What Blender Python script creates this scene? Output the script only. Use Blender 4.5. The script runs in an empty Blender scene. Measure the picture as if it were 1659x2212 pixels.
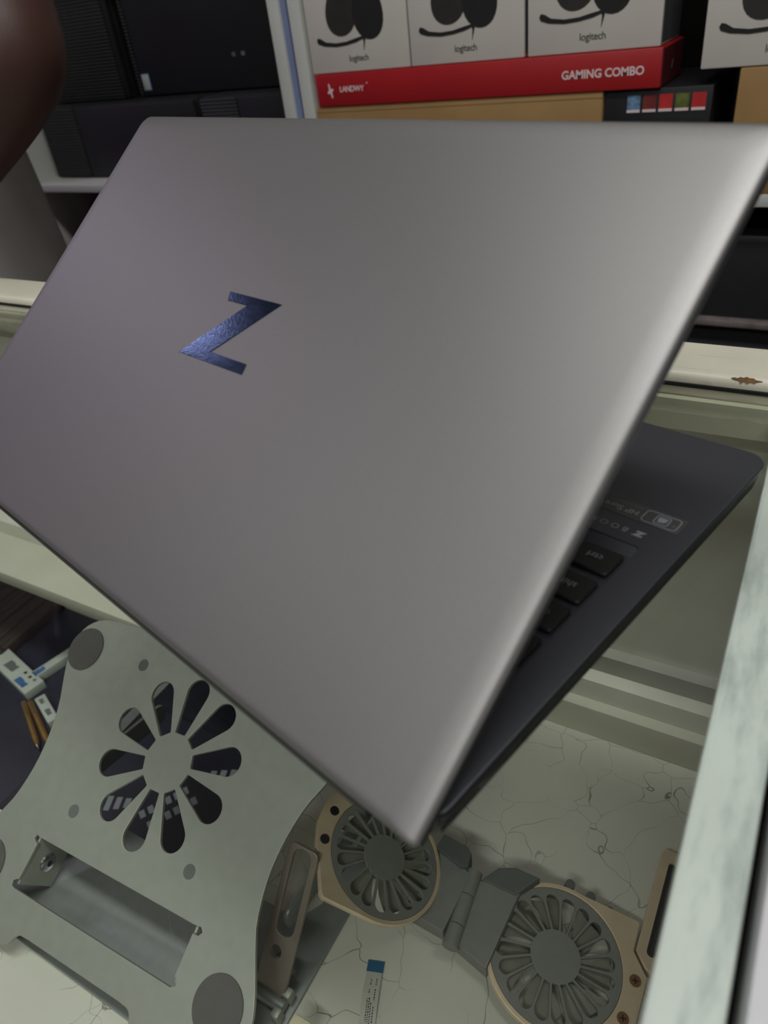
import bpy, bmesh, math, random
from mathutils import Matrix, Vector
random.seed(7)
S = bpy.context.scene
COL = S.collection

# ------------------------------------------------------------------ camera, world, lights, exposure
# World frame: x runs along the display counter, y away from the customer side, z up; the glass top is z = 0.
def basis(o, x, y, z):
    return Matrix(((x[0], y[0], z[0], o[0]), (x[1], y[1], z[1], o[1]), (x[2], y[2], z[2], o[2]), (0, 0, 0, 1)))
cam_d = bpy.data.cameras.new('camera'); cam = bpy.data.objects.new('camera', cam_d); COL.objects.link(cam)
cr, cu, cf = Vector((.8658, .4876, -.1129)), Vector((-.2044, .5503, .8096)), Vector((-.4568, .6778, -.576))
cf.normalize(); cr = (cr - cf * cr.dot(cf)).normalized(); cu = cr.cross(cf)
cam.matrix_world = basis((0, 0, .19725), cr, cu, -cf)
cam_d.sensor_fit = 'HORIZONTAL'; cam_d.sensor_width = 36; cam_d.lens = 36 * 1585.5 / 1659
cam_d.clip_start = .01; cam_d.clip_end = 50
cam_d.dof.use_dof = True; cam_d.dof.focus_distance = .44; cam_d.dof.aperture_fstop = 14
S.camera = cam
w = bpy.data.worlds.new('room_air'); S.world = w; w.use_nodes = True
w.node_tree.nodes['Background'].inputs[0].default_value = (.75, .8, .85, 1)
w.node_tree.nodes['Background'].inputs[1].default_value = .05
S.view_settings.view_transform = 'Standard'; S.view_settings.look = 'None'
S.view_settings.gamma = 1; S.view_settings.use_curve_mapping = False
S.view_settings.exposure = 0.0
WHITE, VIOLET = (.98, 1, .97), (.86, .76, 1)  # VIOLET colours an added fill lamp that brightens the lid's left
LAMPS = [(.05, .12, 15.5, 1.2, WHITE), (-2.2, -.75, 4, 1.2, WHITE), (-.05, -1.35, 19, 1.2, WHITE), (-3.05, .42, 7.5, .6, VIOLET)]   # x, y, watts, length, colour of the ceiling tube fittings and the added violet fill
CEIL = 1.75
for (lx, ly, lw, ll, lc) in LAMPS:
    d = bpy.data.lights.new('tube_light', 'AREA'); d.shape = 'RECTANGLE'; d.size = ll; d.size_y = .22
    d.energy = lw; d.color = lc
    o = bpy.data.objects.new('tube_light', d); COL.objects.link(o); o.location = (lx, ly, CEIL - .1)

# ------------------------------------------------------------------ materials
def lin(c):
    return tuple(((v / 255) / 12.92 if v / 255 <= .04045 else ((v / 255 + .055) / 1.055) ** 2.4) for v in c)
MATS = {}
def mat(name, rgb, rough=.6, metal=0., var=.08, scale=40., bump=0., bscale=None, coat=0., spec=.5, stretch=None):
    m = bpy.data.materials.new(name); m.use_nodes = True; nt = m.node_tree; N = nt.nodes; L = nt.links
    b = N['Principled BSDF']; b.inputs['Roughness'].default_value = rough; b.inputs['Metallic'].default_value = metal
    b.inputs['Coat Weight'].default_value = coat; b.inputs['Specular IOR Level'].default_value = spec
    tc = N.new('ShaderNodeTexCoord'); mp = N.new('ShaderNodeMapping'); L.new(tc.outputs['Object'], mp.inputs[0])
    if stretch: mp.inputs['Scale'].default_value = stretch
    nz = N.new('ShaderNodeTexNoise'); nz.inputs['Scale'].default_value = scale; nz.inputs['Detail'].default_value = 5
    L.new(mp.outputs[0], nz.inputs['Vector'])
    r = N.new('ShaderNodeValToRGB'); c = lin(rgb)
    r.color_ramp.elements[0].color = (*[v * (1 - var) for v in c], 1); r.color_ramp.elements[0].position = .3
    r.color_ramp.elements[1].color = (*[min(1, v * (1 + var)) for v in c], 1); r.color_ramp.elements[1].position = .7
    L.new(nz.outputs['Fac'], r.inputs[0]); L.new(r.outputs[0], b.inputs['Base Color'])
    if bump:
        n2 = N.new('ShaderNodeTexNoise'); n2.inputs['Scale'].default_value = bscale or scale * 4
        L.new(mp.outputs[0], n2.inputs['Vector'])
        bp = N.new('ShaderNodeBump'); bp.inputs['Strength'].default_value = bump; bp.inputs['Distance'].default_value = .002
        L.new(n2.outputs['Fac'], bp.inputs['Height']); L.new(bp.outputs[0], b.inputs['Normal'])
    MATS[name] = m; return m
mat('lid_metal', (140, 138, 137), .5, .9, .025, 900, .04, 3000)
mat('deck_metal', (102, 103, 110), .45, .85, .03, 900, .03, 3000)
mat('laptop_black', (28, 28, 31), .5, 0, .1, 300)
mat('laptop_side', (52, 53, 57), .45, .8, .05, 300)
mat('key_black', (30, 30, 31), .55, 0, .1, 500)
mat('legend', (140, 142, 145), .6, 0, .02)
mat('legend_dim', (105, 106, 108), .6, 0, .02)
mat('logo_chrome', (62, 78, 104), .14, 1., .25, 130, .03, 700, stretch=(1, 3, 1))
mat('sticker', (76, 76, 76), .35, 0, .03)
mat('sticker_line', (150, 152, 160), .4, 0, .03)
mat('port', (90, 92, 98), .35, .8, .05)
mat('screen', (10, 10, 12), .12, 0, .02)
mat('alu_stand', (168, 172, 162), .5, .45, .04, 120, .04, 2500)
mat('alu_dark', (160, 165, 163), .45, .6, .05, 120)
mat('arm_bronze', (150, 140, 130), .45, .6, .08, 60)
mat('rubber_grey', (92, 90, 88), .8, 0, .05, 200)
mat('dot_grey', (110, 114, 110), .8, 0, .05, 200)
mat('steel', (190, 190, 192), .18, 1, .03)
mat('gold', (224, 204, 174), .42, .4, .06, 90, .04, 3000)
mat('fan_grey', (128, 129, 124), .6, .1, .05, 200)
mat('fan_dark', (92, 97, 94), .6, 0, .05, 200)
mat('fan_blade', (172, 172, 158), .4, 0, .05, 200)
mat('copper', (190, 140, 105), .3, .9, .1)
mat('black', (22, 22, 24), .6, 0, .1)
mat('cable_blue', (42, 96, 134), .4, 0, .08)
mat('cable_white', (190, 190, 178), .35, 0, .05)
mat('ink', (24, 22, 22), .7, 0, .15, 60)
mat('ink_soft', (45, 41, 40), .55, 0, .2, 40)
mat('box_white', (212, 205, 198), .55, 0, .03, 20)
mat('box_side', (84, 84, 90), .6, 0, .05)
mat('red', (168, 24, 30), .5, 0, .06, 12)
mat('red_side', (95, 24, 32), .55, 0, .1, 12)
mat('print_white', (225, 205, 205), .6, 0, .02)
mat('card', (156, 122, 76), .75, 0, .1, 14, .1)
mat('black_card', (22, 23, 27), .5, 0, .15)
mat('chip_red', (190, 48, 48), .5, 0, .15, 60); mat('chip_dred', (120, 46, 42), .5, 0, .2, 60)
mat('chip_green', (96, 104, 52), .5, 0, .5, 120); mat('chip_blue', (100, 130, 160), .5, 0, .6, 130)
mat('pc_black', (24, 25, 28), .55, 0, .12, 30)
mat('pc_side', (20, 20, 22), .6, 0, .12, 30)
mat('laminate', (200, 200, 196), .5, 0, .03, 8)
mat('laminate_lavender', (205, 203, 206), .45, 0, .03, 8)  # slightly lavender white for the side counter top
mat('film_blue', (130, 140, 175), .4, 0, .1, 10); mat('blue_line', (30, 48, 110), .5, 0, .1)
mat('back_dark', (26, 24, 24), .8, 0, .1)
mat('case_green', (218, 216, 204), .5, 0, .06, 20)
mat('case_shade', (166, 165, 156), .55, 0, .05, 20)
mat('ledge', (206, 206, 188), .6, 0, .05, 14)
mat('bottom_dark', (44, 46, 60), .35, 0, .25, 10)
mat('brown_strip', (58, 50, 42), .6, 0, .2, 60)
mat('wood_chip', (112, 78, 44), .8, 0, .35, 160, .3)
mat('gap_black', (20, 20, 18), .85, 0, .4, 90)
mat('carton_white', (196, 202, 192), .5, 0, .05, 60)
mat('carton_blue', (70, 110, 165), .5, 0, .2, 90)
mat('brass', (150, 115, 60), .4, .4, .2, 60)
mat('pale_grey', (176, 182, 190), .5, 0, .08)
mat('skin', (66, 38, 32), .55, 0, .1, 14, .05, 400)
mat('shirt', (150, 146, 142), .9, 0, .12, 9, .5, 14)
mat('trousers', (92, 90, 90), .9, 0, .15, 9, .5, 16)
mat('hair', (18, 15, 14), .9, 0, .2, 200)
mat('eye_white', (210, 205, 200), .3, 0, .02)
mat('wall', (196, 194, 188), .8, 0, .03, 3)
mat('wall_mauve', (156, 116, 172), .8, 0, .05, 3)
mat('wall_grey', (120, 120, 122), .8, 0, .05, 3)  # plain grey for the front wall
mat('ceiling_paint', (214, 212, 206), .85, 0, .02, 3)
mat('floor_tile', (120, 116, 110), .6, 0, .12, 6)
mat('dark_red', (88, 16, 24), .6, 0, .15)
mat('grey_line', (110, 100, 98), .6, 0, .3, 50)
mat('cream', (220, 212, 180), .6, 0, .03)
mat('tube_housing', (215, 215, 212), .5, 0, .02)

def cracked(name, rgb, scale=16):
    m = mat(name, rgb, .38, 0, .05, 9); nt = m.node_tree; N = nt.nodes; L = nt.links; b = N['Principled BSDF']
    ramp = [n for n in N if n.type == 'VALTORGB'][0]
    tc = N.new('ShaderNodeTexCoord'); nz = N.new('ShaderNodeTexNoise'); nz.inputs['Scale'].default_value = 12; nz.inputs['Detail'].default_value = 3
    L.new(tc.outputs['Object'], nz.inputs['Vector'])
    ad = N.new('ShaderNodeMix'); ad.data_type = 'VECTOR'; ad.inputs['Factor'].default_value = .09
    L.new(tc.outputs['Object'], ad.inputs['A']); L.new(nz.outputs['Color'], ad.inputs['B'])
    vo = N.new('ShaderNodeTexVoronoi'); vo.feature = 'DISTANCE_TO_EDGE'; vo.inputs['Scale'].default_value = scale
    L.new(ad.outputs['Result'], vo.inputs['Vector'])
    lt = N.new('ShaderNodeMapRange'); lt.inputs['From Min'].default_value = .002; lt.inputs['From Max'].default_value = .008
    lt.inputs['To Min'].default_value = 1; lt.inputs['To Max'].default_value = 0
    L.new(vo.outputs['Distance'], lt.inputs['Value'])
    n2 = N.new('ShaderNodeTexNoise'); n2.inputs['Scale'].default_value = 17; L.new(tc.outputs['Object'], n2.inputs['Vector'])
    mk = N.new('ShaderNodeMapRange'); mk.inputs['From Min'].default_value = .38; mk.inputs['From Max'].default_value = .52
    L.new(n2.outputs['Fac'], mk.inputs['Value'])
    mu = N.new('ShaderNodeMath'); mu.operation = 'MULTIPLY'; L.new(lt.outputs[0], mu.inputs[0]); L.new(mk.outputs[0], mu.inputs[1])
    mu2 = N.new('ShaderNodeMath'); mu2.operation = 'MULTIPLY'; mu2.inputs[1].default_value = .75; L.new(mu.outputs[0], mu2.inputs[0])
    mx = N.new('ShaderNodeMix'); mx.data_type = 'RGBA'; L.new(mu2.outputs[0], mx.inputs['Factor'])
    L.new(ramp.outputs[0], mx.inputs['A']); mx.inputs['B'].default_value = (*lin((70, 70, 58)), 1)
    L.new(mx.outputs['Result'], b.inputs['Base Color'])
cracked('cracked_paint', (214, 213, 200), 33)

def rail_paint(name, rgb, grime, sx, sy, lo=.52, hi=.75, rough=.45):
    m = mat(name, rgb, rough, 0, .05, 30); nt = m.node_tree; N = nt.nodes; L = nt.links; b = N['Principled BSDF']
    ramp = [n for n in N if n.type == 'VALTORGB'][0]
    tc = N.new('ShaderNodeTexCoord'); mp = N.new('ShaderNodeMapping'); mp.inputs['Scale'].default_value = (sx, sy, 30)
    L.new(tc.outputs['Object'], mp.inputs[0])
    nz = N.new('ShaderNodeTexNoise'); nz.inputs['Scale'].default_value = 1; nz.inputs['Detail'].default_value = 8; nz.inputs['Roughness'].default_value = .65
    L.new(mp.outputs[0], nz.inputs['Vector'])
    mr = N.new('ShaderNodeMapRange'); mr.inputs['From Min'].default_value = lo; mr.inputs['From Max'].default_value = hi; mr.inputs['To Max'].default_value = .75
    L.new(nz.outputs['Fac'], mr.inputs['Value'])
    mx = N.new('ShaderNodeMix'); mx.data_type = 'RGBA'; L.new(mr.outputs[0], mx.inputs['Factor'])
    L.new(ramp.outputs[0], mx.inputs['A']); mx.inputs['B'].default_value = (*lin(grime), 1)
    L.new(mx.outputs['Result'], b.inputs['Base Color'])
    bp = N.new('ShaderNodeBump'); bp.inputs['Strength'].default_value = .25; bp.inputs['Distance'].default_value = .001
    L.new(nz.outputs['Fac'], bp.inputs['Height']); L.new(bp.outputs[0], b.inputs['Normal'])
rail_paint('rail_white', (214, 208, 190), (150, 138, 112), 18, 420, .6, .85)
rail_paint('rail_worn', (196, 204, 196), (132, 146, 140), 120, 26, .48, .72)
rail_paint('rail_inner', (196, 194, 172), (120, 126, 110), 14, 60, .42, .7)

def glass_mat():
    m = bpy.data.materials.new('counter_glass'); m.use_nodes = True; nt = m.node_tree; N = nt.nodes; L = nt.links
    N.remove(N['Principled BSDF']); out = N['Material Output']
    tr = N.new('ShaderNodeBsdfTransparent'); tr.inputs[0].default_value = (.966, .977, .963, 1)
    gl = N.new('ShaderNodeBsdfGlossy'); gl.inputs['Roughness'].default_value = .03
    lw = N.new('ShaderNodeLayerWeight'); lw.inputs['Blend'].default_value = .5
    pw = N.new('ShaderNodeMath'); pw.operation = 'POWER'; pw.inputs[1].default_value = 5; L.new(lw.outputs['Facing'], pw.inputs[0])
    ma = N.new('ShaderNodeMath'); ma.operation = 'MULTIPLY_ADD'; ma.inputs[1].default_value = .9; ma.inputs[2].default_value = .035
    L.new(pw.outputs[0], ma.inputs[0])
    tc = N.new('ShaderNodeTexCoord'); nz = N.new('ShaderNodeTexNoise'); nz.inputs['Scale'].default_value = 9; L.new(tc.outputs['Object'], nz.inputs['Vector'])
    mr = N.new('ShaderNodeMapRange'); mr.inputs['To Min'].default_value = .02; mr.inputs['To Max'].default_value = .05; L.new(nz.outputs['Fac'], mr.inputs['Value'])
    L.new(mr.outputs[0], gl.inputs['Roughness'])
    mx = N.new('ShaderNodeMixShader'); L.new(ma.outputs[0], mx.inputs[0]); L.new(tr.outputs[0], mx.inputs[1]); L.new(gl.outputs[0], mx.inputs[2])
    L.new(mx.outputs[0], out.inputs[0]); MATS['counter_glass'] = m
glass_mat()
def emit_mat():
    m = bpy.data.materials.new('tube_glow'); m.use_nodes = True; b = m.node_tree.nodes['Principled BSDF']
    b.inputs['Emission Color'].default_value = (1, .98, .94, 1); b.inputs['Emission Strength'].default_value = 3; MATS['tube_glow'] = m
emit_mat()
def mesh_mat():   # fine horizontal grille lines of the desktop computer fronts
    m = mat('pc_grille', (34, 35, 37), .6, 0, .1); nt = m.node_tree; N = nt.nodes; L = nt.links; b = N['Principled BSDF']
    tc = N.new('ShaderNodeTexCoord'); wv = N.new('ShaderNodeTexWave'); wv.bands_direction = 'Z'; wv.inputs['Scale'].default_value = 60
    L.new(tc.outputs['Object'], wv.inputs['Vector'])
    bp = N.new('ShaderNodeBump'); bp.inputs['Strength'].default_value = .6; bp.inputs['Distance'].default_value = .002
    L.new(wv.outputs['Fac'], bp.inputs['Height']); L.new(bp.outputs[0], b.inputs['Normal'])
mesh_mat()

# ------------------------------------------------------------------ mesh helpers
def finish(me, m, smooth=None):
    me.materials.append(MATS[m])
    if smooth is not None:
        me.shade_smooth(); me.set_sharp_from_angle(angle=smooth)
    return me
def link(name, me, parent=None, M=None):
    o = bpy.data.objects.new(name, me); COL.objects.link(o)
    if parent is not None: o.parent = parent
    if M is not None: o.matrix_local = M
    return o
def tag(o, label=None, cat=None, group=None, kind=None):
    if label: o['label'] = label
    if cat: o['category'] = cat
    if group: o['group'] = group
    if kind: o['kind'] = kind
    return o
def thing(name, label, cat, M=None, group=None):
    o = bpy.data.objects.new(name, None); COL.objects.link(o); o.empty_display_size = .05
    if M is not None: o.matrix_world = M
    return tag(o, label, cat, group)
T = lambda x, y, z: Matrix.Translation((x, y, z))
def bm_mesh(bm, name, m, smooth=None):
    bmesh.ops.recalc_face_normals(bm, faces=bm.faces[:])
    me = bpy.data.meshes.new(name); bm.to_mesh(me); bm.free(); return finish(me, m, smooth)
def box_bm(bm, lo, hi, bev=0., seg=2):
    b = bmesh.new(); bmesh.ops.create_cube(b, size=1)
    for v in b.verts:
        v.co = Vector([(lo[i] + hi[i]) / 2 + v.co[i] * (hi[i] - lo[i]) for i in range(3)])
    if bev: bmesh.ops.bevel(b, geom=b.edges[:], offset=bev, segments=seg, profile=.5, affect='EDGES')
    me = bpy.data.meshes.new('t'); b.to_mesh(me); b.free(); bm.from_mesh(me); bpy.data.meshes.remove(me)
def box(name, lo, hi, m, parent=None, bev=0., M=None, seg=2):
    bm = bmesh.new(); box_bm(bm, lo, hi, bev, seg)
    return link(name, bm_mesh(bm, name, m, .7 if bev else None), parent, M)
def curve_me(name, loops, t, m, bev=0., smooth=.6):
    c = bpy.data.curves.new('tmp', 'CURVE'); c.dimensions = '2D'; c.fill_mode = 'BOTH'; c.extrude = max(t / 2 - bev, 0)
    c.bevel_depth = bev; c.bevel_resolution = 1; c.offset = -bev
    for lp in loops:
        s = c.splines.new('POLY'); s.points.add(len(lp) - 1); s.use_cyclic_u = True
        for p, q in zip(s.points, lp): p.co = (q[0], q[1], 0, 1)
    o = bpy.data.objects.new('tmp', c); me = bpy.data.meshes.new_from_object(o)
    bpy.data.objects.remove(o); bpy.data.curves.remove(c); me.name = name; me.materials.clear()
    return finish(me, m, smooth)
def plate(name, loops, t, m, parent=None, M=None, bev=0.):
    return link(name, curve_me(name, loops, t, m, bev), parent, M)
def text(name, s, size, m, parent=None, M=None, t=.0003, ax='CENTER', sp=1., shear=0, bold=0.):
    c = bpy.data.curves.new('tmp', 'FONT'); c.body = s; c.size = size; c.extrude = t / 2; c.align_x = ax; c.align_y = 'CENTER'
    c.space_character = sp; c.shear = shear; c.offset = bold; c.resolution_u = 3
    o = bpy.data.objects.new('tmp', c); me = bpy.data.meshes.new_from_object(o)
    bpy.data.objects.remove(o); bpy.data.curves.remove(c); me.name = name; me.materials.clear(); finish(me, m)
    return link(name, me, parent, M)
def circ(r, n=32, cx=0, cy=0, ry=None, a0=0):
    ry = ry or r
    return [(cx + r * math.cos(a0 + 2 * math.pi * i / n), cy + ry * math.sin(a0 + 2 * math.pi * i / n)) for i in range(n)]
def rrect(x0, y0, x1, y1, r, n=5):
    out = []
    for cx, cy, a in ((x1 - r, y1 - r, 0), (x0 + r, y1 - r, 90), (x0 + r, y0 + r, 180), (x1 - r, y0 + r, 270)):
        for i in range(n + 1):
            t = math.radians(a + 90 * i / n); out.append((cx + r * math.cos(t), cy + r * math.sin(t)))
    return out
def tube_bm(bm, pts, rad, n=10, caps=True):
    pts = [Vector(p) for p in pts]; rad = rad if isinstance(rad, (list, tuple)) else [rad] * len(pts); rings = []
    for i, p in enumerate(pts):
        d = (pts[min(i + 1, len(pts) - 1)] - pts[max(i - 1, 0)]).normalized()
        a = d.cross(Vector((0, 0, 1)) if abs(d.z) < .9 else Vector((1, 0, 0))).normalized(); b = d.cross(a)
        rings.append([bm.verts.new(p + (a * math.cos(2 * math.pi * k / n) + b * math.sin(2 * math.pi * k / n)) * rad[i]) for k in range(n)])
    for A, B in zip(rings, rings[1:]):
        for k in range(n): bm.faces.new((A[k], A[(k + 1) % n], B[(k + 1) % n], B[k]))
    if caps: bm.faces.new(rings[0]); bm.faces.new(rings[-1])
def tube(name, pts, rad, m, parent=None, M=None, n=10):
    bm = bmesh.new(); tube_bm(bm, pts, rad, n); return link(name, bm_mesh(bm, name, m, .8), parent, M)
def loft(name, rings, m, parent=None, M=None, smooth=.7, cap0=True, cap1=True):
    bm = bmesh.new(); vr = [[bm.verts.new(p) for p in r] for r in rings]; n = len(rings[0])
    for A, B in zip(vr, vr[1:]):
        for k in range(n): bm.faces.new((A[k], A[(k + 1) % n], B[(k + 1) % n], B[k]))
    if cap0: bm.faces.new(vr[0])
    if cap1: bm.faces.new(vr[-1])
    return link(name, bm_mesh(bm, name, m, smooth), parent, M)
def copy_tree(o, parent=None):
    c = o.copy(); COL.objects.link(c); c.parent = parent
    for ch in list(o.children): copy_tree(ch, c)
    return c
FRONT = lambda x, y, z: basis((x, y, z), (1, 0, 0), (0, 0, 1), (0, -1, 0))     # print on a face that looks towards -y

# ------------------------------------------------------------------ room shell
FL = -.95
X0, X1, Y0, Y1 = -3.6, 2.6, -2.4, 1.45
def struct(name, lo, hi, m): return tag(box(name, lo, hi, m), kind='structure')
struct('floor', (X0, Y0, FL - .1), (X1, Y1, FL), 'floor_tile')
struct('ceiling', (X0, Y0, CEIL), (X1, Y1, CEIL + .1), 'ceiling_paint')
struct('wall_back', (X0, Y1, FL), (X1, Y1 + .1, CEIL), 'wall')
struct('wall_left', (X0 - .1, Y0, FL), (X0, Y1, CEIL), 'wall_mauve')
struct('wall_right', (X1, Y0, FL), (X1 + .1, Y1, CEIL), 'wall')
struct('wall_front', (X0, Y0 - .1, FL), (X1, Y0, CEIL), 'wall_grey')
LL = ['white twin tube ceiling fitting over the glass counter', 'white twin tube ceiling fitting over the aisle by the mauve wall', 'white twin tube ceiling fitting over the customer side of the room', 'added violet fill light, unseen, on the ceiling near the mauve wall']
for (lx, ly, lw, ll, lc), lab in zip(LAMPS, LL):
    t = thing('ceiling_light', lab, 'ceiling light', T(lx, ly, CEIL), 'ceiling tube fittings')
    box('housing', (-ll / 2, -.07, -.05), (ll / 2, .07, 0), 'tube_housing', t, .005)
    for s in (-.04, .04): tube('lamp_tube', [(-ll / 2 + .02, s, -.065), (ll / 2 - .02, s, -.065)], .013, 'tube_glow', t)

# ------------------------------------------------------------------ display counter
CX0, CY0 = -1.25, -.3
cs = thing('display_counter', 'glass-topped display counter with worn white wooden rails', 'display counter', T(0, 0, 0))
box('glass_top', (CX0 + .02, CY0 + .03, -.006), (-.003, .3985, 0), 'counter_glass', cs)
bm = bmesh.new(); box_bm(bm, (CX0, .398, -.025), (.0165, .4425, .0075), .0045, 3)
link('back_rail', bm_mesh(bm, 'back_rail', 'rail_white', .7), cs)
box('rail_lip', (CX0 + .02, .393, -.0255), (0, .3985, -.0065), 'rail_inner', cs)
plate('end_rail', [[(.0038, CY0), (.0146, CY0), (.0146, .3975), (-.0071, .3975)]], .0335, 'rail_worn', cs, T(0, 0, -.01325), .0018)
box('end_rail', (CX0, CY0, -.03), (CX0 + .02, .3975, .0035), 'rail_worn', cs, .002)
box('front_rail', (CX0 + .02, CY0, -.03), (-.0045, CY0 + .03, .0035), 'rail_worn', cs, .002)
# chipped paint on the rounded edge of the back rail
chip = [(0, .0008), (.004, .0018), (.007, .0012), (.011, .0028), (.014, .0022), (.018, .0036), (.021, .0026), (.026, .0028), (.029, .0012), (.037, .0006), (.031, -.0006), (.028, -.002), (.024, -.0014), (.019, -.0026), (.016, -.0014), (.012, -.0028), (.009, -.001), (.004, -.0006)]
k = math.sqrt(.5)
plate('paint_chip', [[(x * .42, y * .55) for x, y in chip]], .0006, 'wood_chip', cs, basis((-.0335, .3992, .0062), (1, 0, 0), (0, k, k), (0, -k, k)))
box('gap_strip', (CX0 + .02, .3965, -.0005), (-.0045, .3979, .0015), 'gap_black', cs)  # added black strip standing in for the dark gap along the rail
# carcass
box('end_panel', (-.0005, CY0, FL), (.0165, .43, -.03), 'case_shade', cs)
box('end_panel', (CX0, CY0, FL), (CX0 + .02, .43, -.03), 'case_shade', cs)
box('back_panel', (CX0 + .02, .41, FL), (-.0005, .43, -.025), 'case_green', cs)
box('front_panel', (CX0 + .02, CY0, FL), (-.0005, CY0 + .02, -.03), 'case_green', cs)
# stepped sliding-door track at the foot of the back panel
box('door_track', (-.42, .3998, -.318), (-.0005, .41, -.2327), 'case_shade', cs)  # top step in the darker material, its shadow put into the colour
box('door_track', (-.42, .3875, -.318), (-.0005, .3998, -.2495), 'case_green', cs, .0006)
box('door_track', (-.42, .3775, -.318), (-.0005, .3875, -.2694), 'ledge', cs, .001)
box('door_track', (CX0 + .02, .3775, -.318), (-.42, .41, -.28), 'case_green', cs, .0006)
# white cracked-paint shelf boards: right of the opening, in front of it, and a ledge behind it
box('shelf_board', (-.30, CY0 + .02, -.318), (-.0005, .3775, -.30), 'cracked_paint', cs, .0008)
box('shelf_board', (CX0 + .02, CY0 + .02, -.318), (-.30, .118, -.30), 'cracked_paint', cs, .0008)
box('shelf_board', (CX0 + .02, .322, -.318), (-.30, .3775, -.30), 'ledge', cs, .001)
box('lower_board', (CX0 + .02, CY0 + .02, -.475), (-.0005, .41, -.46), 'bottom_dark', cs)

# neighbouring white counter beyond the end rail
nc = thing('side_counter', 'smooth white laminate counter butted against the worn end rail', 'counter', T(0, 0, 0))
box('counter_top', (.0178, CY0, -.03), (.62, .43, .004), 'laminate_lavender', nc, .002)
box('counter_body', (.025, CY0 + .02, FL), (.60, .42, -.03), 'laminate', nc)

# ------------------------------------------------------------------ shelving behind
def shelving(name, lab, x0, x1, boards, th, tw):
    t = thing(name, lab, 'shelving', T(0, 0, 0), 'white shelving units behind the counter')
    box('side_panel', (x0, 1.0, FL), (x0 + tw, 1.42, 1.1), 'laminate', t, .001)
    box('side_panel', (x1 - tw, 1.0, FL), (x1, 1.42, 1.1), 'laminate', t, .001)
    for z in boards: box('shelf', (x0 + tw, 1.0, z - th), (x1 - tw, 1.40, z), 'laminate', t, .001)
    box('back_board', (x0 + tw, 1.40, FL), (x1 - tw, 1.415, 1.1), 'back_dark', t)
    return t
sl = shelving('shelving_unit', 'white shelving unit holding black desktop computers', -1.425, -.7325, (-.037, -.46, .43, .85, -.88), .013, .0195)
sr = shelving('shelving_unit', 'white shelving unit holding the headset boxes', -.7175, .75, (-.046, -.50, .43, .85, -.88), .0145, .0205)
box('edge_strip', (-.7325, 1.004, FL), (-.7225, 1.03, 1.1), 'film_blue', sl)
box('edge_strip', (-.7225, 1.006, FL), (-.7175, 1.03, 1.1), 'blue_line', sl)

# desktop computers
def pc(lab, x0, x1, y0, y1, z0, z1, split, grille_left=True):
    t = thing('desktop_computer', lab, 'computer', T(x0, y0, z0), 'black desktop computers on the shelf')
    W_, D_, H_ = x1 - x0, y1 - y0, z1 - z0
    box('case', (0, .012, 0), (W_, D_, H_), 'pc_side', t, .003)
    box('grille', (.001, 0, .002), (split, .012, H_ - .002), 'pc_grille', t, .003)
    box('front_panel', (split + .002, .001, .002), (W_ - .001, .012, H_ - .002), 'pc_black', t, .003)
    return t
a = pc('black desktop computer lying flat on the shelf board', -1.383, -.98, 1.055, 1.38, -.037, .086, .10)
b = pc('black desktop computer lying flat beside the blue-edged upright', -.972, -.757, 1.06, 1.38, -.037, .086, .08)
c = pc('black desktop computer on top with a ribbed upper front', -1.40, -1.185, 1.115, 1.39, .086, .40, .20)
d = pc('black desktop computer on top with a small blue sticker', -1.165, -.76, 1.12, 1.39, .086, .40, .01)
box('intel_sticker'.replace('intel_', 'badge_'), (.018, -.0006, .012), (.034, .0012, .036), 'carton_white', d, .0003)
box('badge_border', (.0165, -.0003, .0105), (.0355, .001, .0375), 'carton_blue', d, .0003)
for px in (.235, .255): box('port', (px, 0, .05), (px + .007, .002, .056), 'grey_line', d)
# lower compartments
lb = thing('storage_case', 'dark brown box under the shelf with the black computers', 'box', T(-1.33, 1.1, -.46))
box('body', (0, 0, 0), (.5, .28, .36), 'back_dark', lb, .006); box('lid', (-.003, -.003, .36), (.503, .283, .385), 'back_dark', lb, .004)
rb = bmesh.new(); bmesh.ops.create_icosphere(rb, subdivisions=3, radius=1)
for v in rb.verts:
    s = 1 + .06 * math.sin(v.co.x * 7) * math.cos(v.co.z * 6); v.co = Vector((v.co.x * .11 * s, v.co.y * .045, v.co.z * .19 * s))
    v.co.z = max(v.co.z, -.17)
bag = thing('pouch', 'dark red pouch in front of the dark brown box', 'bag', T(-1.275, 1.048, -.46 + .17))
link('body', bm_mesh(rb, 'body', 'dark_red', 1.), bag)
tube('handle', [(-.03, 0, .17), (-.03, 0, .20), (0, 0, .215), (.03, 0, .20), (.03, 0, .17)], .006, 'dark_red', bag)
pr_ = thing('printer', 'large black printer under the shelf with the headset boxes', 'printer', T(-.55, 1.03, -.50))
box('body', (0, 0, 0), (1.15, .35, .40), 'black_card', pr_, .01)
box('paper_tray', (.02, -.012, .03), (1.13, .02, .26), 'black_card', pr_, .006)
box('trim_line', (.03, -.0145, .284), (1.12, .01, .292), 'grey_line', pr_, .001)

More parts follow.
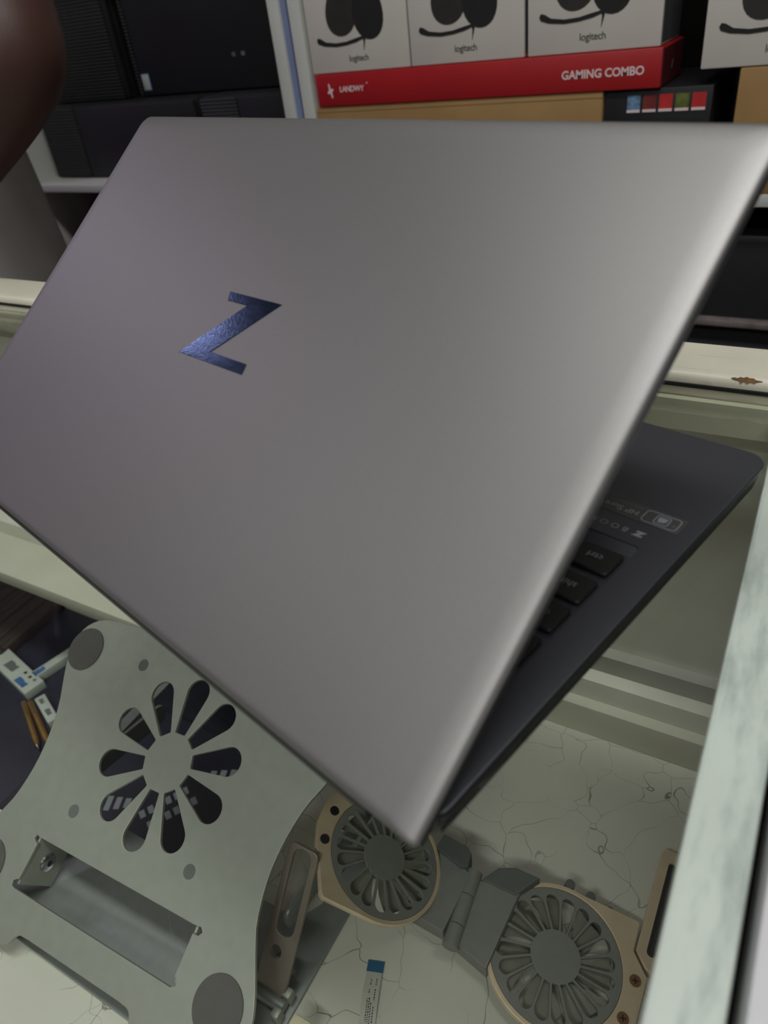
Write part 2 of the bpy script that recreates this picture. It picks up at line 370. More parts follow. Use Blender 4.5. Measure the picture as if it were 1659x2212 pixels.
# ------------------------------------------------------------------ boxes on the shelf
cb = thing('cardboard_box', 'long brown cardboard box under the red keyboard box', 'box', T(-.694, 1.0, -.046), 'brown cardboard boxes')
box('carton', (0, 0, 0), (.417, .2, .1155), 'card', cb, .002); box('tape_edge', (.0, -.0004, .1085), (.417, .002, .1095), 'card', cb)
cb2 = thing('cardboard_box', 'brown cardboard box under the headset box beside the dark gap', 'box', T(-.128, 1.0, -.046), 'brown cardboard boxes')
box('carton', (0, 0, 0), (.30, .2, .1303), 'card', cb2, .002); box('flap', (0, -.003, .03), (.30, 0, .036), 'card', cb2, .0005)
box('flap', (-.03, -.006, .028), (.0, .02, .0295), 'box_white', cb2)
bc = thing('component_carton', 'black carton with a row of small coloured icon stickers', 'box', T(-.2755, 1.004, -.046))
box('carton', (0, 0, 0), (.122, .17, .115), 'black_card', bc, .001)
cols = ['chip_blue', 'chip_dred', 'chip_red', 'chip_green', 'chip_red']
for i, c_ in enumerate(cols):
    x = .027 + i * .0183
    st = box('icon_sticker', (x, -.0006, .0915), (x + .0152, .001, .1085), c_, bc)
    box('caption_strip', (x, -.0008, .0905), (x + .0152, .0008, .0935), 'print_white', st)
rd = thing('keyboard_box', 'long red gaming keyboard box carrying three headset boxes', 'box', T(-.687, .998, .0697))
box('carton', (0, 0, 0), (.4755, .11, .0402), 'red', rd, .0012)
box('end_flap', (.4750, .002, .001), (.4762, .109, .0385), 'red_side', rd)
text('lettering', 'GAMING COMBO', .0125, 'print_white', rd, FRONT(.408, -.0003, .0185), .0003, 'CENTER', .98, 0, .0003)
text('brand_lettering', 'LANDWY', .0098, 'print_white', rd, FRONT(.059, -.0003, .0205), .0003, 'CENTER', .9, 0, .0002)
text('trade_mark', '°', .009, 'print_white', rd, FRONT(.0845, -.0003, .024))
plate('emblem', [[(-.001, .009), (-.0028, .009), (-.0022, .001), (-.005, -.001), (-.0042, -.0036), (-.0005, -.0028), (.0012, -.0088), (.003, -.0088), (.0024, -.0012), (.005, .0008), (.0046, .003), (.0008, .0024)]], .0003, 'print_white', rd, FRONT(.0235, -.0003, .0195))
plate('mark', [[(0, 0), (.004, .001), (.007, .009), (.004, .007)]], .0003, 'box_side', rd, basis((.4764, .05, .014), (0, 1, 0), (0, 0, 1), (1, 0, 0)))

def headset_box():
    t = thing('headset_box', '', 'box')
    Wb, Db, Hb = .1566, .098, .205
    box('carton', (0, 0, 0), (Wb, Db, Hb), 'box_white', t, .0018)
    sf = box('side_print', (Wb - .0005, .003, .003), (Wb + .0003, Db - .003, Hb - .003), 'box_side', t)
    plate('silhouette', [[(-.018, .07), (-.017, .035), (-.010, .012), (0, 0), (.010, .012), (.017, .035), (.018, .07), (.012, .12), (-.012, .12)]], .0003, 'ink', t, basis((Wb + .0005, .05, .055), (0, 1, 0), (0, 0, 1), (1, 0, 0)))
    box('cord_line', (Wb + .0002, .0494, .004), (Wb + .0006, .0506, .056), 'ink', t)
    P = lambda n, lp, m, y=0.: plate(n, [lp], .0003, m, t, FRONT(0, -.0002 - y, 0))
    egg = lambda cx, cy, rx, ry, tilt: [(cx + rx * math.cos(q) * (1 - .18 * math.sin(q)) + tilt * ry * math.sin(q), cy + ry * math.sin(q)) for q in [2 * math.pi * i / 28 for i in range(28)]]
    band = []
    for r in (.052, .046):
        pts = [(.076 + r * math.cos(q) * .98, .118 + r * 1.15 * math.sin(q)) for q in [math.radians(-32 + 244 * i / 24) for i in range(25)]]
        band += pts if not band else pts[::-1]
    P('printed_headband', band, 'ink')
    P('printed_ear_cup', egg(.0580, .0725, .0235, .0305, .06), 'ink_soft', .0001)
    P('printed_ear_cup', egg(.0990, .0695, .0230, .0340, -.05), 'ink', .0002)
    boom = [(.0165, .0425), (.0145, .039), (.0165, .0355), (.026, .0325), (.045, .0305), (.062, .0315), (.078, .034), (.093, .0385), (.094, .0412), (.078, .0385), (.062, .0355), (.045, .0348), (.029, .037), (.021, .0415)]
    P('printed_microphone_boom', boom, 'ink', .0003)
    P('printed_cord', [(.088, .04), (.093, .04), (.0915, .034), (.0885, .0235), (.0882, .0235), (.089, .034)], 'ink', .0002)
    text('lettering', 'logitech', .0108, 'ink', t, FRONT(.079, -.0002, .0155), .0003, 'CENTER', .93)
    return t
hb = headset_box()
hl = [('white headset box on the red box, against the white upright', -.6905, .1106), ('white headset box on the red box, in the middle of three', -.5322, .1106),
      ('white headset box on the red box, its grey end facing the dark gap', -.3716, .1106), ('white headset box standing on the brown cardboard box', -.1699, .0850)]
for i, (lab, x, z) in enumerate(hl):
    o = hb if i == 0 else copy_tree(hb)
    o.matrix_world = T(x, 1.0, z); tag(o, lab, 'box', 'white headset boxes')

# ------------------------------------------------------------------ laptop
W, H, D = .3594, .229, .2339
TH = .6569
ax, dp = Vector((-.9683, .2499, 0)).normalized(), Vector((.2499, .9683, 0)).normalized()
NB = Vector((-.0633, .0852, 0))
lap = thing('laptop', 'grey metal laptop standing half open on the glass counter', 'laptop', basis(NB, ax, -dp, (0, 0, 1)))
ct, st_ = math.cos(TH), math.sin(TH)
# base: x along the hinge, y = 0 at the hinge, negative towards the palm rest
def rr3(x0, y0, x1, y1, r, z): return [(x, y, z) for x, y in rrect(x0, y0, x1, y1, r, 6)]
Y_H = -.007
base = loft('base', [rr3(.0045, -D + .006, W - .0045, Y_H - .004, .008, .0018), rr3(.0016, -D + .003, W - .0016, Y_H - .001, .009, .0032), rr3(.0004, -D + .001, W - .0004, Y_H, .009, .0110), rr3(0, -D, W, Y_H, .009, .0124), rr3(.0002, -D + .0002, W - .0002, Y_H, .009, .0130)], 'laptop_side', lap, smooth=.5, cap1=False)
# keyboard deck with a well cut through it
kx0, kx1, ky0, ky1 = .0143, W - .0143, -.146, -.028
deck = plate('keyboard_deck', [rrect(.0004, -D + .0004, W - .0004, Y_H - .0002, .009, 6), rrect(kx0, ky0, kx1, ky1, .002)], .0014, 'deck_metal', lap, T(0, 0, .0130), .0003)
box('keyboard_well', (kx0 - .001, ky0 - .001, .0098), (kx1 + .001, ky1 + .001, .0112), 'deck_metal', lap)
bm = bmesh.new()
for xx in (kx0, kx1): [bm.verts.new(p) for p in ((xx, ky0 - .0004, .0134), (xx, ky0 + .0052, .0113), (xx, ky0 - .0004, .0111))]
bm.verts.ensure_lookup_table(); v = bm.verts
for f in ((0, 1, 4, 3), (1, 2, 5, 4), (2, 0, 3, 5), (0, 2, 1), (3, 4, 5)): bm.faces.new([v[q] for q in f])
link('well_slope', bm_mesh(bm, 'well_slope', 'deck_metal'), lap)
KM = {}
def key(x0, x1, y0, y1):
    kk = (round(x1 - x0, 4), round(y1 - y0, 4))
    if kk not in KM:
        w_, h_ = kk[0] / 2, kk[1] / 2
        rings = [[(x, y, z) for x, y in rrect(-w_ + i, -h_ + i, w_ - i, h_ - i, .0014, 3)] for z, i in ((0, 0), (.0016, .0), (.0021, .0005))]
        bm = bmesh.new(); vr = [[bm.verts.new(p) for p in r] for r in rings]; n = len(vr[0])
        for A, B in zip(vr, vr[1:]):
            for q in range(n): bm.faces.new((A[q], A[(q + 1) % n], B[(q + 1) % n], B[q]))
        bm.faces.new(vr[-1]); KM[kk] = bm_mesh(bm, 'key', 'key_black', .5)
    link('key', KM[kk], deck, T((x0 + x1) / 2, (y0 + y1) / 2, .0113 - .0130))
U = .0187
rows = [(.125, .1392, [.0175, .0157, .0157, .0157, .0905, .0157, .0157, .0157, .0157, .0157]),
        (.1063, .1206, [.038] + [.0157] * 10 + [.0455]), (.0886, .1029, [.0285] + [.0157] * 11 + [.036]),
        (.0702, .0846, [.0240] + [.0157] * 12 + [.0218]), (.0516, .066, [.0157] * 13 + [.030]), (.0372, .0472, [.0157] * 15)]
for d0, d1, ws in rows:
    x = .0165
    for w_ in ws: key(x, x + w_, -d1, -d0); x += w_ + .003
    while x < kx1 - .017: key(x, x + .0157, -d1, -d0); x += .0187
Zk = .0136
def legend(s, x, y, size, m='legend'): text('key_legend', s, size, m, deck, T(x, y, Zk - .0130), .0001)
legend('ctrl', .0255, -.1325, .0047); legend('shift  ↑', .0290, -.1135, .0047); legend('caps', .0255, -.0958, .0045, 'legend_dim'); legend('tab', .0235, -.0775, .0045, 'legend_dim'); legend('fn', .0425, -.1325, .0047)
# touchpad, sticker, wordmark
box('touchpad', (.125, -.2255, .0134), (.235, -.152, .01395), 'laptop_side', lap, .0003)
stk = plate('palm_sticker', [rrect(.0068, -.1712, .0640, -.1606, .0006)], .00012, 'sticker', lap, T(0, 0, .01378))
def ring(name, x0, y0, x1, y1, r, lw_, m, parent, z): plate(name, [rrect(x0, y0, x1, y1, r), rrect(x0 + lw_, y0 + lw_, x1 - lw_, y1 - lw_, max(r - lw_, .0002))], .0001, m, parent, T(0, 0, z))
zs = .0001
ring('sticker_frame', .0084, -.1700, .0232, -.1618, .0018, .00035, 'sticker_line', stk, zs)
ring('sticker_icon', .0124, -.1688, .0184, -.1630, .0010, .0004, 'sticker_line', stk, zs)
plate('icon_fill', [[(.0134, -.1676), (.0174, -.1676), (.0168, -.1642), (.0140, -.1648)]], .0001, 'sticker_line', stk, T(0, 0, zs))
text('sticker_lettering', 'HP SureView', .0046, 'legend', stk, T(.0250, -.1652, zs), .0001, 'LEFT')
text('sticker_caption', 'Integrated privacy', .0020, 'legend_dim', stk, T(.0252, -.1690, zs), .0001, 'LEFT')
text('small_mark', '®.', .0022, 'legend_dim', stk, T(.0105, -.1652, zs), .0001)
text('wordmark', 'B O O K', .0044, 'legend', lap, T(.0232, -.1532, .01378), .0001, 'LEFT', 1.0)
plate('wordmark_z', [[(0, 0), (.0040, 0), (.0044, .0010), (.0028, .0010), (.0052, .0036), (.0010, .0036), (.0006, .0026), (.0026, .0026)]], .0001, 'sticker_line', lap, T(.0160, -.1550, .01378))
# ports on the near side edge
def port(name, d0, d1, z0, z1, m, out=.0004): box(name, (.0011 - out, -d1, z0), (.006, -d0, z1), m, lap, .0002)
port('smart_card_slot', .1464, .1985, .0086, .0104, 'laptop_black', .0007); port('usb_port', .0285, .0415, .0048, .0100, 'laptop_black', .0003); port('usb_tongue', .0290, .0410, .0052, .0076, 'port', .0004)
port('audio_jack', .0500, .0550, .0050, .0095, 'laptop_black', .0003); port('lock_slot', .0120, .0190, .0052, .0090, 'laptop_black', .0003)
for fx, fy in ((.04, -.03), (W - .04, -.03), (.04, -D + .03), (W - .04, -D + .03)): box('rubber_foot', (fx - .02, fy - .004, 0), (fx + .02, fy + .004, .0024), 'laptop_black', lap, .0006)
# hinge barrel
tube('hinge', [(.02, -.0065, .0085), (W - .02, -.0065, .0085)], .0052, 'laptop_black', lap, n=16)
# lid frame: x to the viewer's right seen from behind, y up the lid, z out of the back of the lid
LM_ = basis((0, 0, .014), (-1, 0, 0), (0, -ct, st_), (0, st_, ct))
def rr2(x0, y0, x1, y1, rt, rb, n=7):
    out = []
    for cx, cy, a, r in ((x1 - rt, y1 - rt, 0, rt), (x0 + rt, y1 - rt, 90, rt), (x0 + rb, y0 + rb, 180, rb), (x1 - rb, y0 + rb, 270, rb)):
        for i in range(n + 1):
            t = math.radians(a + 90 * i / n); out.append((cx + r * math.cos(t), cy + r * math.sin(t)))
    return out
def lr(i, ib, z, r, rb=.0016):  # inset on sides/top, inset at the hinge edge
    return [(x, y, z) for x, y in rr2(-W + i, ib, -i, H + .0007 - i, r, rb)]
LR = .0068
lid = loft('lid', [lr(.0006, .0004, -.0027, LR), lr(0, 0, -.0024, LR), lr(.0002, 0, -.0018, LR), lr(.0008, .0002, -.0012, LR), lr(.0020, .0005, -.00075, LR), lr(.0040, .001, -.0004, LR), lr(.0068, .0018, -.00012, LR), lr(.0095, .003, 0, LR)], 'lid_metal', lap, LM_, smooth=1.2)
plate('screen_bezel', [rr2(-W + .0003, .0003, -.0003, H + .0002, LR, .0016)], .0038, 'laptop_black', lap, LM_ @ T(0, 0, -.0046), .0006)
box('screen', (-W + .006, .012, -.0067), (-.006, H - .008, -.0063), 'screen', lap, M=LM_)
Z = [(.1954, .1368), (.1595, .1368), (.1857, .1082), (.1603, .1082), (.1597, .1034), (.2063, .1034), (.1796, .1325), (.1936, .1325)]
plate('logo', [[(-x, y) for x, y in Z]], .0005, 'logo_chrome', lid, T(0, 0, .00005), .00008)

# ------------------------------------------------------------------ aluminium laptop stand inside the case
K = 1.17
E1, E2, EN = Vector((.99917, -.01945, .03583)), Vector((0, .87891, .47698)), Vector((-.04077, -.47659, .87818))
ra = math.radians(2.2)
e1 = E1 * math.cos(ra) + E2 * math.sin(ra); e2 = -E1 * math.sin(ra) + E2 * math.cos(ra)
SO = Vector((-.32155, .17386, -.21343))
sd = thing('laptop_riser', 'silver aluminium laptop stand with flower-shaped vent slots under the glass', 'laptop stand', T(-.32, .17, -.30))
SM = T(.32, -.17, .30) @ basis(SO, e1, e2, EN)
ox = -.0028
half = [(0, .068), (.03, .068), (.06, .068), (.085, .0675), (.098, .0655), (.1065, .0605), (.1115, .053), (.1125, .044), (.1100, .032), (.1045, .0195), (.0985, .0070), (.0945, -.008), (.0925, -.024), (.0930, -.037), (.0955, -.0515), (.0995, -.0605), (.1040, -.0695), (.1095, -.0805), (.1125, -.0895), (.1120, -.101), (.1060, -.113), (.0960, -.1195), (.085, -.1215), (.060, -.1215), (.0510, -.1210), (.0475, -.1180), (.0455, -.1135), (.0415, -.112), (.02, -.112), (0, -.112)]
def smooth_poly(P, it=2):
    for _ in range(it):
        Q = []
        for i in range(len(P)):
            a_, b_ = P[i], P[(i + 1) % len(P)]
            Q += [(a_[0] * .75 + b_[0] * .25, a_[1] * .75 + b_[1] * .25), (a_[0] * .25 + b_[0] * .75, a_[1] * .25 + b_[1] * .75)]
        P = Q
    return P
outl = [(x, y) for x, y in half[::-1]] + [(-x, y) for x, y in half[1:-1]]
outl = smooth_poly(outl, 1)
sc = lambda lp, dx=ox: [((x + dx) * K, y * K) for x, y in lp]
slots = []
for i in range(10):
    a_ = math.radians(90 + 36 * i); r0, rc, rr_, hw = .0168, .0420, .0080, .0034
    pts = [(r0, -hw), (r0 + .0008, -hw - .0004)] + [(rc + rr_ * math.cos(q), rr_ * math.sin(q)) for q in [math.radians(-98 + 196 * j / 14) for j in range(15)]] + [(r0 + .0008, hw + .0004), (r0, hw)]
    slots.append(sc([(x * math.cos(a_) - y * math.sin(a_), x * math.sin(a_) + y * math.cos(a_)) for x, y in pts], 0))
cut = [(-.0640, -.0655), (.0600, -.0655), (.0645, -.0650), (.0662, -.0668), (.0645, -.0690), (.0610, -.0690), (.0605, -.0895), (.0625, -.0905), (.0630, -.0928), (.0605, -.0945), (-.0645, -.0945), (-.0672, -.0938), (-.0678, -.0915), (-.0655, -.0900), (-.0640, -.0895), (-.0632, -.0690), (-.0650, -.0686), (-.0672, -.0672), (-.0665, -.0650)]
top = plate('top_plate', [sc(outl), sc(cut, -.001)] + slots, .0026, 'alu_stand', sd, SM, .0004)
for (x, y) in ((-.099 , .044), (.099, .044), (-.092, -.091), (.092, -.091)):
    plate('rubber_pad', [sc(circ(.0143, 40, x, y))], .0012, 'rubber_grey', top, T(0, 0, .0016), .0002)
for (x, y) in ((-.0465, .0465), (.0465, .0465), (-.0465, -.0450), (.0465, -.0450)):
    plate('hole_plug', [sc(circ(.0038, 24, x, y))], .0006, 'dot_grey', top, T(0, 0, .0012), .0001)
# flanges bent down at the ends of the cut-out, with hex screws
for s, xx in ((-1, -.0655), (1, .0605)):
    box('flange', ((xx - .0012) * K, -.0925 * K, -.032), ((xx + .0004) * K, -.040 * K, -.0008), 'alu_stand', top, .0005)
    xs = (xx + (.0004 if s < 0 else -.0012)) * K
    sq = tube('hex_screw', [(xs, -.079 * K, -.017), (xs - s * .0014, -.079 * K, -.017), (xs - s * .0026, -.079 * K, -.017)], [.0062, .0060, .0040], 'steel', top, n=20)
    tube('screw_socket', [(xs - s * .0022, -.079 * K, -.017), (xs - s * .0028, -.079 * K, -.017)], .0022, 'laptop_side', sq, n=6)
# scissor arms, base plate
SB = T(.32, -.17, .30)
bpz = -.2985
plate('base_plate', [[(-.444, .057), (-.2025, .057), (-.193, .061), (-.1885, .071), (-.1885, .275), (-.193, .285), (-.2025, .285), (-.2085, .279), (-.2085, .170), (-.220, .150), (-.44, .150), (-.4475, .158), (-.4475, .275), (-.4515, .285), (-.455, .285), (-.458, .275), (-.458, .071), (-.4535, .061)]], .003, 'alu_dark', sd, SB @ T(0, 0, bpz), .0004)
plate('base_recess', [circ(.050, 48, -.262, .150)[24:48] + [(-.212, .154), (-.312, .154)]], .0012, 'alu_dark', sd, SB @ T(0, 0, bpz + .002), .0004)
for xx in (-.2055, -.4290):
    p0, p1 = Vector((xx, .1150, -.2835)), Vector((xx + .001, .172, -.2170 if xx > -.3 else -.245)); dv = (p1 - p0).normalized(); Ln = (p1 - p0).length
    wv = Vector((1, 0, 0)); wv = (wv - dv * wv.dot(dv)).normalized(); nv = wv.cross(dv)
    lp = [(-.0065, -.006), (-.0085, .000)] + rrect(-.0085, -.0108, Ln + .006, .0108, .003)[10:] + rrect(-.0085, -.0108, Ln + .006, .0108, .003)[:10]
    M_ = SB @ basis(p0, dv, -wv, nv)
    plate('arm', [rrect(-.0085, -.0108, Ln - .006, .0108, .004), rrect(.026, -.0066, .080, .0066, .0062, 8), circ(.0040, 20, .0155, .002)], .003, 'arm_bronze', sd, M_, .0004)
    s_ = -1 if xx > -.3 else 1
    q0, q1 = Vector((.235, -.288)), Vector((.150, -.272)); dq = (q1 - q0).normalized(); nq = Vector((-dq.y, dq.x)); Lq = (q1 - q0).length
    plate('arm', [rrect(-.01, -.009, Lq + .01, .009, .006)], .003, 'alu_dark', sd, SB @ basis((xx + s_ * .006, q0.x, q0.y), (0, dq.x, dq.y), (0, nq.x, nq.y), (1, 0, 0)), .0004)
    tube('pivot_bolt', [(xx - .013, .106, -.2915), (xx + .013, .106, -.2915)], .0040, 'alu_dark', sd, SB, n=12)
for yy in (.1005, .1125): box('hinge_knuckle', (-.1965, yy - .003, -.297), (-.191, yy + .003, -.286), 'alu_stand', sd, .001, SB)

# ------------------------------------------------------------------ folding cooling stand with two fans
cl = thing('cooling_stand', 'folding gold and grey laptop cooler with two round fans under the glass', 'cooling stand', T(-.11, .2, -.30))
CI = T(.11, -.2, .30)
def frame_of(c, a_, b_):
    n = Vector((a_, b_, 1)).normalized(); x = (Vector((1, 0, 0)) - n * n.x).normalized(); return basis(c, x, n.cross(x), n)
def fan(name, c, a_, b_, R, outline, swirl, ph):
    M_ = CI @ frame_of(c, a_, b_)
    fr = plate(name, [outline, circ(R * 1.004, 64)], .0050, 'gold', cl, M_ @ T(0, 0, -.0025), .0004)
    sl_ = []
    for i in range(20):
        q = ph + 2 * math.pi * i / 20; r0, rc, rr_, hw = .38 * R, .795 * R, .104 * R, .044 * R
        pts = [(r0, -hw)] + [(rc + rr_ * math.cos(t_), rr_ * math.sin(t_)) for t_ in [math.radians(-95 + 190 * j / 8) for j in range(9)]] + [(r0, hw)]
        pts = [(x, y + swirl * (x - r0)) for x, y in pts]
        sl_.append([(x * math.cos(q) - y * math.sin(q), x * math.sin(q) + y * math.cos(q)) for x, y in pts])
    gr = plate('fan_grille', [circ(R, 64)] + sl_, .0022, 'fan_grey', cl, M_ @ T(0, 0, -.0014), .0003)
    # rotor under the grille
    bm = bmesh.new()
    for i in range(7):
        q0 = 2 * math.pi * i / 7
        vs = []
        for j in range(5):
            r_ = R * (.3 + .58 * j / 4)
            for s_, z_ in ((-1, -.0068), (1, -.0038)):
                an = q0 + .30 * s_ + .32 * j / 4; vs.append(bm.verts.new((r_ * math.cos(an), r_ * math.sin(an), z_)))
        for j in range(4): bm.faces.new((vs[2 * j], vs[2 * j + 1], vs[2 * j + 3], vs[2 * j + 2]))
    bmesh.ops.solidify(bm, geom=bm.faces[:], thickness=.0006)
    link('fan_rotor', bm_mesh(bm, 'fan_rotor', 'fan_blade', .6), cl, M_)
    tube('rotor_hub', [(0, 0, -.0075), (0, 0, -.0026)], R * .33, 'fan_dark', cl, M_, n=28)
    rim = [[(r_ * math.cos(t_), r_ * math.sin(t_), z_) for t_ in [2 * math.pi * i / 48 for i in range(48)]] for r_, z_ in ((R * .985, -.0024), (R * .985, -.0085), (R * .93, -.0085), (R * .93, -.0024))]
    loft('fan_rim', rim, 'fan_dark', cl, M_, .5, False, False)
    return fr, M_
# left fan, tipped up on the stand's base plate
R1 = .037; arc = [(R1 * 1.075 * math.cos(t_), R1 * 1.075 * math.sin(t_)) for t_ in [math.radians(-70 + 200 * i / 36) for i in range(37)]]
o1 = arc + [(-.0400, .0290), (-.0490, .0120), (-.0505, .0000), (-.0465, -.0140), (-.0385, -.0262), (-.0275, -.0375), (-.0190, -.0470), (-.0165, -.0478)]
f1, M1 = fan('fan_frame', (-.1673, .1958, -.248), .6, .2, R1, o1, .14, .1)
for (x, y) in ((-.0425, -.0015), (-.0365, -.0205)):
    sw = tube('screw', [(x, y, -.0002), (x, y, .0007)], .0030, 'laptop_side', f1, T(0, 0, .0024), n=16)
# right fan, nearly flat
R2 = .0396; arc = [(R2 * 1.075 * math.cos(t_), R2 * 1.075 * math.sin(t_)) for t_ in [math.radians(86 + 216 * i / 36) for i in range(37)]]
o2 = arc + [(.030, -.036), (.050, -.036), (.0515, -.034), (.0515, .016), (.0480, .0195), (.0405, .0270), (.0400, .0438), (.0386, .0452)]
f2, M2 = fan('fan_frame', (-.0575, .2021, -.2834), .2, 0, R2, o2, .14, .0)
for (x, y) in ((.0453, .0110), (.0440, -.0115)):
    sw = tube('screw', [(x, y, -.0002), (x, y, .0008)], .0034, 'copper', f2, T(0, 0, .0024), n=18)
    for an in (.3, .3 + math.pi / 2): box('screw_slot', (-.0018, -.0004, .0006), (.0018, .0004, .0009), 'laptop_black', sw, 0, T(x, y, 0) @ Matrix.Rotation(an, 4, 'Z'))
bar = [(.0416, .0285), (.0488, .0212), (.0525, .0195), (.0545, .0195), (.0545, .0990), (.0525, .1010), (.0440, .1010), (.0422, .0985)]
slot = rrect(.0476, .0290, .0530, .0930, .0026, 5)
hb_ = plate('support_bar', [bar, slot], .0046, 'gold', cl, M2 @ T(0, 0, -.0026), .0004)
plate('rubber_strip', [rrect(.0478, .0292, .0528, .0928, .0024, 5)], .0030, 'laptop_black', cl, M2 @ T(0, 0, -.0034))
for (x, y) in ((-.0055, .0455), (.0085, .0448), (.0215, .0420)): tube('rubber_stud', [(x, y, -.009), (x, y, -.001)], .0031, 'fan_dark', cl, M2, n=14)
# hinge blocks
def hull(name, pts, z0, z1, m): plate(name, [pts], z1 - z0, m, cl, CI @ T(0, 0, (z0 + z1) / 2), .0008)
hull('hinge_arm', [(-.1480, .1800), (-.1205, .1790), (-.1195, .2190), (-.1340, .2240), (-.1480, .2300)], -.2815, -.2690, 'fan_grey')
hull('hinge_arm', [(-.1115, .1780), (-.0900, .1730), (-.0880, .2240), (-.1060, .2240), (-.1140, .2190)], -.2860, -.2730, 'fan_grey')
hull('hinge_lug', [(-.1470, .2240), (-.1260, .2190), (-.1225, .2215), (-.1240, .2300), (-.1280, .2335), (-.1460, .2350)], -.2800, -.2660, 'fan_dark')
hull('hinge_lug', [(-.1130, .2200), (-.0900, .2200), (-.0800, .2370), (-.0960, .2370), (-.1060, .2320)], -.2860, -.2720, 'fan_dark')
for y0_, y1_ in ((.1745, .1870), (.1875, .2060), (.2065, .2230)): tube('hinge_barrel', [(-.1165 + (y0_ - .2) * -.1, y0_, -.2735), (-.1165 + (y1_ - .2) * -.1, y1_, -.2735)], .0052, 'fan_grey', cl, CI, n=16)
for x, y in ((-.045, .235), (-.045, .17), (-.012, .2)): box('foot', (x - .004, y - .004, -.30), (x + .004, y + .004, -.2975), 'fan_dark', cl, .001, CI)
box('foot', (-.121, .195, -.30), (-.112, .205, -.279), 'fan_dark', cl, .001, CI)

# ------------------------------------------------------------------ flat ribbon cable
rc = thing('ribbon_cable', 'flat white ribbon cable with a blue end on the cracked white board', 'cable', T(-.158, .156, -.2998))
cd = Vector((.0125, -.0365, 0)).normalized(); cw = Vector((cd.y, -cd.x, 0)) * -1
def strip(name, t0, t1, w0, w1, z, m, th=.0003):
    bm = bmesh.new(); n = 12; V = []
    for i in range(n + 1):
        t_ = t0 + (t1 - t0) * i / n; zz = z + .0016 * (1 - math.cos(min(t_, .04) / .04 * 2 * math.pi)) * .5
        bend = cw * (.002 * (t_ / .05) ** 2)
        V.append([bm.verts.new(cd * t_ + bend + cw * w_ + Vector((0, 0, zz + q * th))) for q in (0, 1) for w_ in (w0, w1)])
    for A, B in zip(V, V[1:]):
        for q, r_ in ((0, 1), (1, 3), (3, 2), (2, 0)): bm.faces.new((A[q], A[r_], B[r_], B[q]))
    bm.faces.new((V[0][0], V[0][1], V[0][3], V[0][2])); bm.faces.new((V[-1][0], V[-1][1], V[-1][3], V[-1][2]))
    return link(name, bm_mesh(bm, name, m), rc)
strip('flat_wire', .004, .095, -.0049, .0049, .0002, 'cable_white')
strip('blue_end', 0, .0066, -.0052, .0052, .0005, 'cable_blue', .0004)
for (t0, t1, ww) in ((.011, .0145, -.001), (.017, .0195, -.0012), (.022, .034, -.0016), (.0215, .034, -.0004), (.024, .035, .0008), (.0105, .0145, .0024), (.0165, .0225, .0024), (.026, .036, .0024)):
    t_ = t0
    while t_ < t1:
        l_ = random.uniform(.0004, .0011); strip('printed_mark', t_, min(t_ + l_, t1), ww - .0003, ww + .0003, .00052, 'ink', .0001); t_ += l_ + .0006
cp = thing('foam_pad', 'small cream foam block on the base of the silver stand', 'block', T(-.1755, .1010, -.297))
box('block', (-.006, -.010, 0), (.006, .0035, .017), 'cream', cp, .0015)

# ------------------------------------------------------------------ goods on the dark lower board
LZ = -.46
def carton(lab, cx, cy, ang, L_, Wd, Hh, prints):
    t = thing('small_carton', lab, 'box', T(cx, cy, LZ) @ Matrix.Rotation(ang, 4, 'Z'), 'small cartons in the counter')
    box('carton', (-L_ / 2, -Wd / 2, 0), (L_ / 2, Wd / 2, Hh), 'carton_white', t, .0006)
    for (x, y, lx, ly, m) in prints:
        plate('print', [[(x, y), (x + lx, y + ly * .1), (x + lx * 1.02, y + ly), (x + lx * .7, y + ly * .86), (x + lx * .45, y + ly), (x + .001, y + ly * .95)]], .0003, m, t, T(0, 0, Hh + .0001))
    return t
carton('long white carton with blue lettering beside the dark brown strips', -.838, .303, math.radians(-11.5), .20, .0255, .012,
       [(.066, -.0105, .022, .009, 'carton_blue'), (.064, .0035, .005, .004, 'ink'), (.076, .0035, .005, .004, 'ink'), (.086, .0045, .005, .004, 'dot_grey'), (.028, -.006, .022, .012, 'dot_grey')])
carton('slim white carton with a blue corner behind the long white carton', -.7500, .335, math.radians(76.5), .078, .0125, .012, [(-.038, -.005, .014, .009, 'carton_blue')])
carton('short white label carton between the silver stand and the long carton', -.7005, .268, math.radians(-21), .050, .0125, .010, [(-.02, -.003, .010, .005, 'dot_grey'), (.002, -.003, .012, .006, 'dot_grey')])
for i in range(11):
    o = thing('wooden_strip', 'dark brown wooden strips laid side by side under the ledge', 'strip', T(-.838 - .0125 * i, .352 + .002 * (i % 3), LZ) @ Matrix.Rotation(math.radians(92), 4, 'Z'), 'dark brown strips')
    box('strip', (-.05, -.0058, 0), (.052, .0058, .014 + .003 * random.random()), 'brown_strip', o, .001)
    box('paper_band', (-.045, -.0059, .0), (-.043, .0059, .0175), 'back_dark', o)
for i, (x, y, an) in enumerate(((-.705, .2460, -27), (-.697, .2520, -24))):
    pn = thing('pen', 'brass-coloured pen lying in front of the short white label carton', 'pen', T(x, y, LZ) @ Matrix.Rotation(math.radians(an), 4, 'Z'), 'brass pens')
    tube('barrel', [(-.04, 0, .0035), (.03, 0, .0035), (.038, 0, .0035)], [.0035, .0035, .0024], 'brass', pn, n=12); tube('tip', [(.038, 0, .0035), (.045, 0, .0035)], [.0024, .0006], 'steel', pn, n=12); tube('clip', [(-.038, 0, .0074), (-.014, 0, .0074)], .0008, 'steel', pn, n=6)
